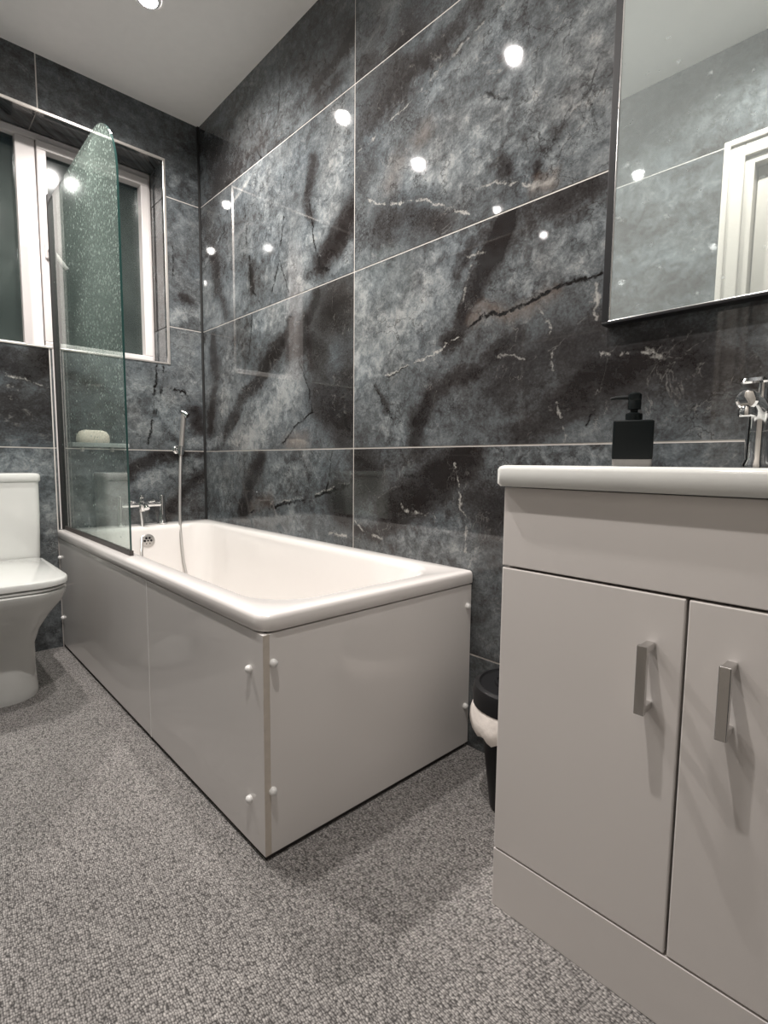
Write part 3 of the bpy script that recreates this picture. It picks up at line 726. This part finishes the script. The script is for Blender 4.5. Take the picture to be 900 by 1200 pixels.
# ------------------------------------------------------------------ glass screen on the bath rim
SY = -.640; SX1 = .852; ST = 1.872; SB = RIM + .010
t = thing('bath_screen', 'clear glass bath screen with rounded top corner and black seals', 'screen', (.01, SY, RIM))
poly = [(.016, SB), (SX1, SB)]
rc = .215
for k in range(13):
    a = .5 * math.pi * k / 12
    poly.append((SX1 - rc + rc * math.cos(a), ST - rc + rc * math.sin(a)))
poly.append((.016, ST))
bm = prism(poly, 1, SY - .003, SY + .003)
gp = obj('glass_pane', bm, 'screen_glass', t)
gp.data.materials.append(M['glass_edge'])
for p in gp.data.polygons:
    if abs(p.normal.y) < .5: p.material_index = 1
obj('wall_channel', box((.0005, SY - .013, RIM + .001), (.020, SY + .012, ST + .015), .0015), 'black_rubber', t)
obj('white_cover_strip', box((.0005, SY - .0185, RIM + .001), (.010, SY - .0135, WZ0 - .002), .001), 'upvc', t)
obj('bottom_seal', box((.020, SY - .006, RIM + .0005), (SX1 + .006, SY + .006, SB + .006), .001), 'brown_seal', t)

# soap shelf behind the screen
t = thing('soap_shelf', 'narrow grey shelf on the window wall behind the bath screen', 'shelf', (0, -.5, .87))
obj('board', box((.0005, -.618, .871), (.085, -.392, .889), .003), 'shelf', t)
obj('bracket', box((.0005, -.57, .852), (.03, -.56, .871), .002), 'trim', t)
obj('bracket', box((.0005, -.45, .852), (.03, -.44, .871), .002), 'trim', t)
bm = loft([rrect(.014, .078, -.588, -.468, .022, .8895, 5), rrect(.010, .082, -.592, -.464, .026, .900, 5), rrect(.011, .081, -.590, -.466, .028, .922, 5),
           rrect(.018, .074, -.580, -.474, .028, .938, 5), rrect(.030, .062, -.564, -.490, .015, .944, 5)])
tag(obj('sponge', bm, 'sponge', None, True, origin=(.046, -.528, .8895)), 'pale cream rounded sponge on the shelf behind the glass screen', 'sponge')

# ------------------------------------------------------------------ toilet
TY = -.945
t = thing('toilet', 'white close-coupled toilet with lid down beneath the window', 'toilet', (.3, TY, 0))
def dloop(xb, xf, hw, rf, z, rb=.03): return rrect(xb, xf, TY - hw, TY + hw, (rb, rf, rf, rb), z, 8)
pan = loft([dloop(.045, .520, .108, .095, 0.0), dloop(.045, .522, .109, .095, .02), dloop(.045, .512, .104, .093, .10), dloop(.045, .515, .106, .095, .18),
            dloop(.04, .545, .120, .105, .235), dloop(.03, .610, .146, .120, .300), dloop(.022, .672, .170, .125, .352), dloop(.02, .695, .178, .125, .385), dloop(.02, .697, .178, .125, .396), dloop(.025, .690, .172, .12, .400)])
obj('pan', pan, 'ceramic', t, 40)
obj('seat', loft([dloop(.20, .690, .172, .11, .402), dloop(.198, .694, .176, .11, .405), dloop(.198, .694, .176, .11, .409), dloop(.20, .690, .172, .11, .411)]), 'ceramic', t, 40)
obj('lid', loft([dloop(.198, .692, .174, .105, .4135), dloop(.196, .697, .178, .105, .417), dloop(.196, .698, .179, .105, .430), dloop(.198, .696, .177, .105, .435), dloop(.203, .690, .171, .10, .4375)]), 'ceramic', t, 40)
def cl(x0_, x1_, h_, r, z): return rrect(x0_, x1_, TY - h_, TY + h_, r, z, 6)
obj('cistern', loft([cl(.004, .180, .172, .018, .4005), cl(.004, .186, .179, .02, .44), cl(.004, .190, .184, .02, .60), cl(.004, .190, .185, .02, .730)]), 'ceramic', t, 40)
cl_ = obj('cistern_lid', loft([cl(.003, .193, .188, .02, .7305), cl(.003, .196, .191, .022, .735), cl(.003, .196, .191, .022, .752), cl(.005, .193, .188, .02, .760), cl(.010, .187, .182, .018, .7625)]), 'ceramic', t, 40)
obj('flush_button', lathe([(.022, .7622), (.022, .765), (.019, .767)], (.10, TY), 24), 'chrome', cl_, True)

# ------------------------------------------------------------------ bin
bc = (1.947, -.135)
t = thing('pedal_bin', 'small black tapered bin with lid and white liner beside vanity', 'bin', (bc[0], bc[1], 0))
obj('bin_body', lathe([(.058, .0005), (.062, .004), (.074, .10), (.092, .262), (.093, .268)], bc, 40, cap1=False), 'black', t, True)
seg = 48
lpz = []
for (r, z, amp) in ((.0935, .262, .0), (.0985, .228, .003), (.106, .212, .006), (.112, .222, .005), (.112, .245, .003), (.1035, .268, .0)):
    lpz.append([Vector((bc[0] + (r + amp * math.sin(7 * a) * .5) * math.cos(a), bc[1] + (r + amp * math.sin(7 * a) * .5) * math.sin(a),
                        z - (.010 * (1 + math.sin(3 * a + 1)) + amp * math.sin(11 * a)) * (1 if z < .25 else 0))) for a in [2 * math.pi * k / seg for k in range(seg)]])
obj('bin_liner', loft(lpz, cap0=False, cap1=False), 'liner', t, 60)
ld_ = obj('bin_lid', lathe([(.104, .256), (.1075, .258), (.1085, .290), (.104, .302), (.094, .306), (.090, .302), (.086, .3015), (.030, .309), (.004, .310)], bc, 40), 'black', t, True)
obj('lid_ring', lathe([(.050, .306), (.052, .311), (.058, .311), (.060, .304)], bc, 36, cap0=False, cap1=False), 'black', ld_, True)

# ------------------------------------------------------------------ vanity unit
VX0, VX1, VY = 2.070, 2.664, -.407
VS = 2.3645
t = thing('vanity_unit', 'grey-white gloss vanity cabinet with two doors and chrome bar handles', 'cabinet', (VX0, VY, 0))
bm = box((VX0, VY + .0185, .0), (VX0 + .016, -.002, .7765), .001); box((VX1 - .016, VY + .0185, .0), (VX1, -.002, .7765), .001, bm=bm)
box((VX0 + .016, VY + .0185, .10), (VX1 - .016, -.002, .116), bm=bm); box((VX0 + .016, -.010, .116), (VX1 - .016, -.002, .60), bm=bm)
obj('carcass', bm, 'vanity', t)
obj('plinth', box((VX0, VY, .0), (VX1, VY + .018, .1115), .0012), 'vanity', t)
obj('fascia', box((VX0, VY, .6405), (VX1, VY + .018, .7765), .0015), 'vanity', t)
for (a, c, px) in ((VX0, VS - .0016, ((752.5, 757), (748, 838))), (VS + .0016, VX1, ((850, 782), (844, 869)))):
    d = obj('door', box((a, VY, .1145), (c, VY + .018, .6370), .0022), 'vanity', t)
    q = hit(*px[0], 1, VY - .033); q2 = hit(*px[1], 1, VY - .033)
    hx = (q.x + q2.x) / 2
    bm = box((hx - .007, VY - .034, q2.z), (hx + .007, VY - .026, q.z), .0012)
    for zz in (q.z - .011, q2.z + .001):
        box((hx - .006, VY - .027, zz), (hx + .006, VY - .0002, zz + .010), .001, bm=bm)
    obj('handle', bm, 'brushed', d)

# ceramic basin top
t = thing('washbasin', 'white ceramic washbasin top set on the vanity cabinet', 'washbasin', (VX0 - .012, VY - .015, .778))
bx0, bx1, by0, by1 = VX0 - .012, VX1 + .012, VY - .016, -.002
zt, zb_ = .8145, .778
rl = (.016, .016, .004, .004)
lp = [rrect(bx0 + .02, bx1 - .02, by0 + .014, by1 - .006, .006, zb_, 6), rrect(bx0 + .004, bx1 - .004, by0 + .003, by1, rl, zb_ + .0005, 6),
      rrect(bx0, bx1, by0, by1, rl, zb_ + .005, 6), rrect(bx0, bx1, by0, by1, rl, zt - .008, 6), rrect(bx0 + .002, bx1 - .002, by0 + .002, by1, rl, zt - .003, 6),
      rrect(bx0 + .007, bx1 - .007, by0 + .007, by1 - .002, rl, zt, 6), rrect(bx0 + .055, bx1 - .055, by0 + .03, -.135, .05, zt - .001, 6),
      rrect(bx0 + .062, bx1 - .062, by0 + .037, -.142, .05, zt - .008, 6), rrect(bx0 + .10, bx1 - .10, by0 + .06, -.165, .05, zt - .08, 6),
      rrect(bx0 + .15, bx1 - .15, by0 + .09, -.19, .04, zt - .105, 6)]
bs = obj('basin', loft(lp), 'ceramic', t, 40)
obj('drain', dome(((bx0 + bx1) / 2, -.25, zt - .105), (0, 0, 1), .02, .004, seg=20), 'chrome', bs, True)

# basin tap
tx, ty = 2.3665, -.085
t = thing('basin_mixer_tap', 'chrome single-lever mixer tap on the washbasin ledge', 'tap', (tx, ty, zt))
obj('body', lathe([(.026, zt), (.026, zt + .006), (.0215, zt + .014), (.0205, zt + .085), (.0225, zt + .090), (.0225, zt + .098), (.016, zt + .104)], (tx, ty), 32), 'chrome', t, True)
obj('neck', lathe([(.009, zt + .103), (.0085, zt + .138)], (tx, ty), 20), 'chrome', t, True)
obj('lever', loft([rrect(tx - .021, tx + .021, ty - .060, ty + .022, .012, zt + .137, 5), rrect(tx - .023, tx + .023, ty - .063, ty + .024, .013, zt + .140, 5), rrect(tx - .021, tx + .021, ty - .061, ty + .022, .012, zt + .146, 5)]), 'chrome', t, True)
bm = tube(spline([(tx, ty - .01, zt + .096), (tx, ty - .045, zt + .106), (tx, ty - .085, zt + .108), (tx, ty - .105, zt + .106)], 5), [.013] * 10 + [.0155] * 5 + [.012], 18)
sp_ = obj('spout', bm, 'chrome', t, True)
obj('aerator', lathe([(.0125, zt + .080), (.0135, zt + .082), (.0135, zt + .090), (.010, zt + .098)], (tx, ty - .094), 20), 'chrome', sp_, True)

# soap dispenser
sx, sy = 2.1615, -.105
t = thing('soap_dispenser', 'black square soap pump bottle standing on the washbasin corner', 'soap dispenser', (sx, sy, zt))
def sq(h_, r, z):
    ca, sa_ = math.cos(.377), math.sin(.377)
    return [Vector((sx + (p.x - sx) * ca - (p.y - sy) * sa_, sy + (p.x - sx) * sa_ + (p.y - sy) * ca, p.z)) for p in rrect(sx - h_, sx + h_, sy - h_ * .8, sy + h_ * .8, r, z, 4)]
obj('clear_base', loft([sq(.0335, .006, zt + .0003), sq(.035, .006, zt + .002), sq(.0355, .006, zt + .013)]), 'clear_base', t, True)
obj('bottle', loft([sq(.0355, .005, zt + .0132), sq(.0362, .005, zt + .016), sq(.0362, .005, zt + .086), sq(.034, .005, zt + .0885)]), 'matt_black', t, True)
obj('collar', lathe([(.0155, zt + .0888), (.0155, zt + .102), (.0125, zt + .104)], (sx, sy), 24), 'matt_black', t, True)
pm = obj('pump_head', lathe([(.007, zt + .103), (.007, zt + .110), (.012, zt + .111), (.0125, zt + .122), (.0115, zt + .128), (.0125, zt + .130), (.0125, zt + .140), (.009, zt + .143)], (sx, sy), 24), 'matt_black', t, True)
obj('nozzle', tube([(sx, sy, zt + .1345), (sx - .031, sy - .013, zt + .1345), (sx - .040, sy - .017, zt + .1325)], [.0042, .0036, .0030], 12), 'matt_black', pm, True)

# ------------------------------------------------------------------ mirror
mx0, mx1, mz0, mz1, my = 2.052, 2.660, 1.119, 1.86, -.030
t = thing('wall_mirror', 'large black-framed misted mirror on the tiles above the washbasin', 'mirror', (mx0, 0, mz0))
f_ = .015
def yframe(a, c, z0, z1, ya, yb, tk, tb):
    bm = box((a, ya, z0), (c, yb, z0 + tb), .0008); box((a, ya, z1 - tk), (c, yb, z1), .0008, bm=bm)
    box((a, ya, z0 + tb), (a + tk, yb, z1 - tk), .001, bm=bm); box((c - tk, ya, z0 + tb), (c, yb, z1 - tk), .001, bm=bm)
    return bm
obj('mirror_frame', yframe(mx0, mx1, mz0, mz1, my - .001, -.0005, f_, .005), 'black', t)
obj('bevel_edge', yframe(mx0 + f_, mx1 - f_, mz0 + .005, mz1 - f_, my - .0012, my + .006, .0035, .002), 'brushed', t)
obj('mirror_glass', box((mx0 + f_ + .0035, my, mz0 + .007), (mx1 - f_ - .0035, my + .005, mz1 - f_ - .0035)), 'mirror', t)
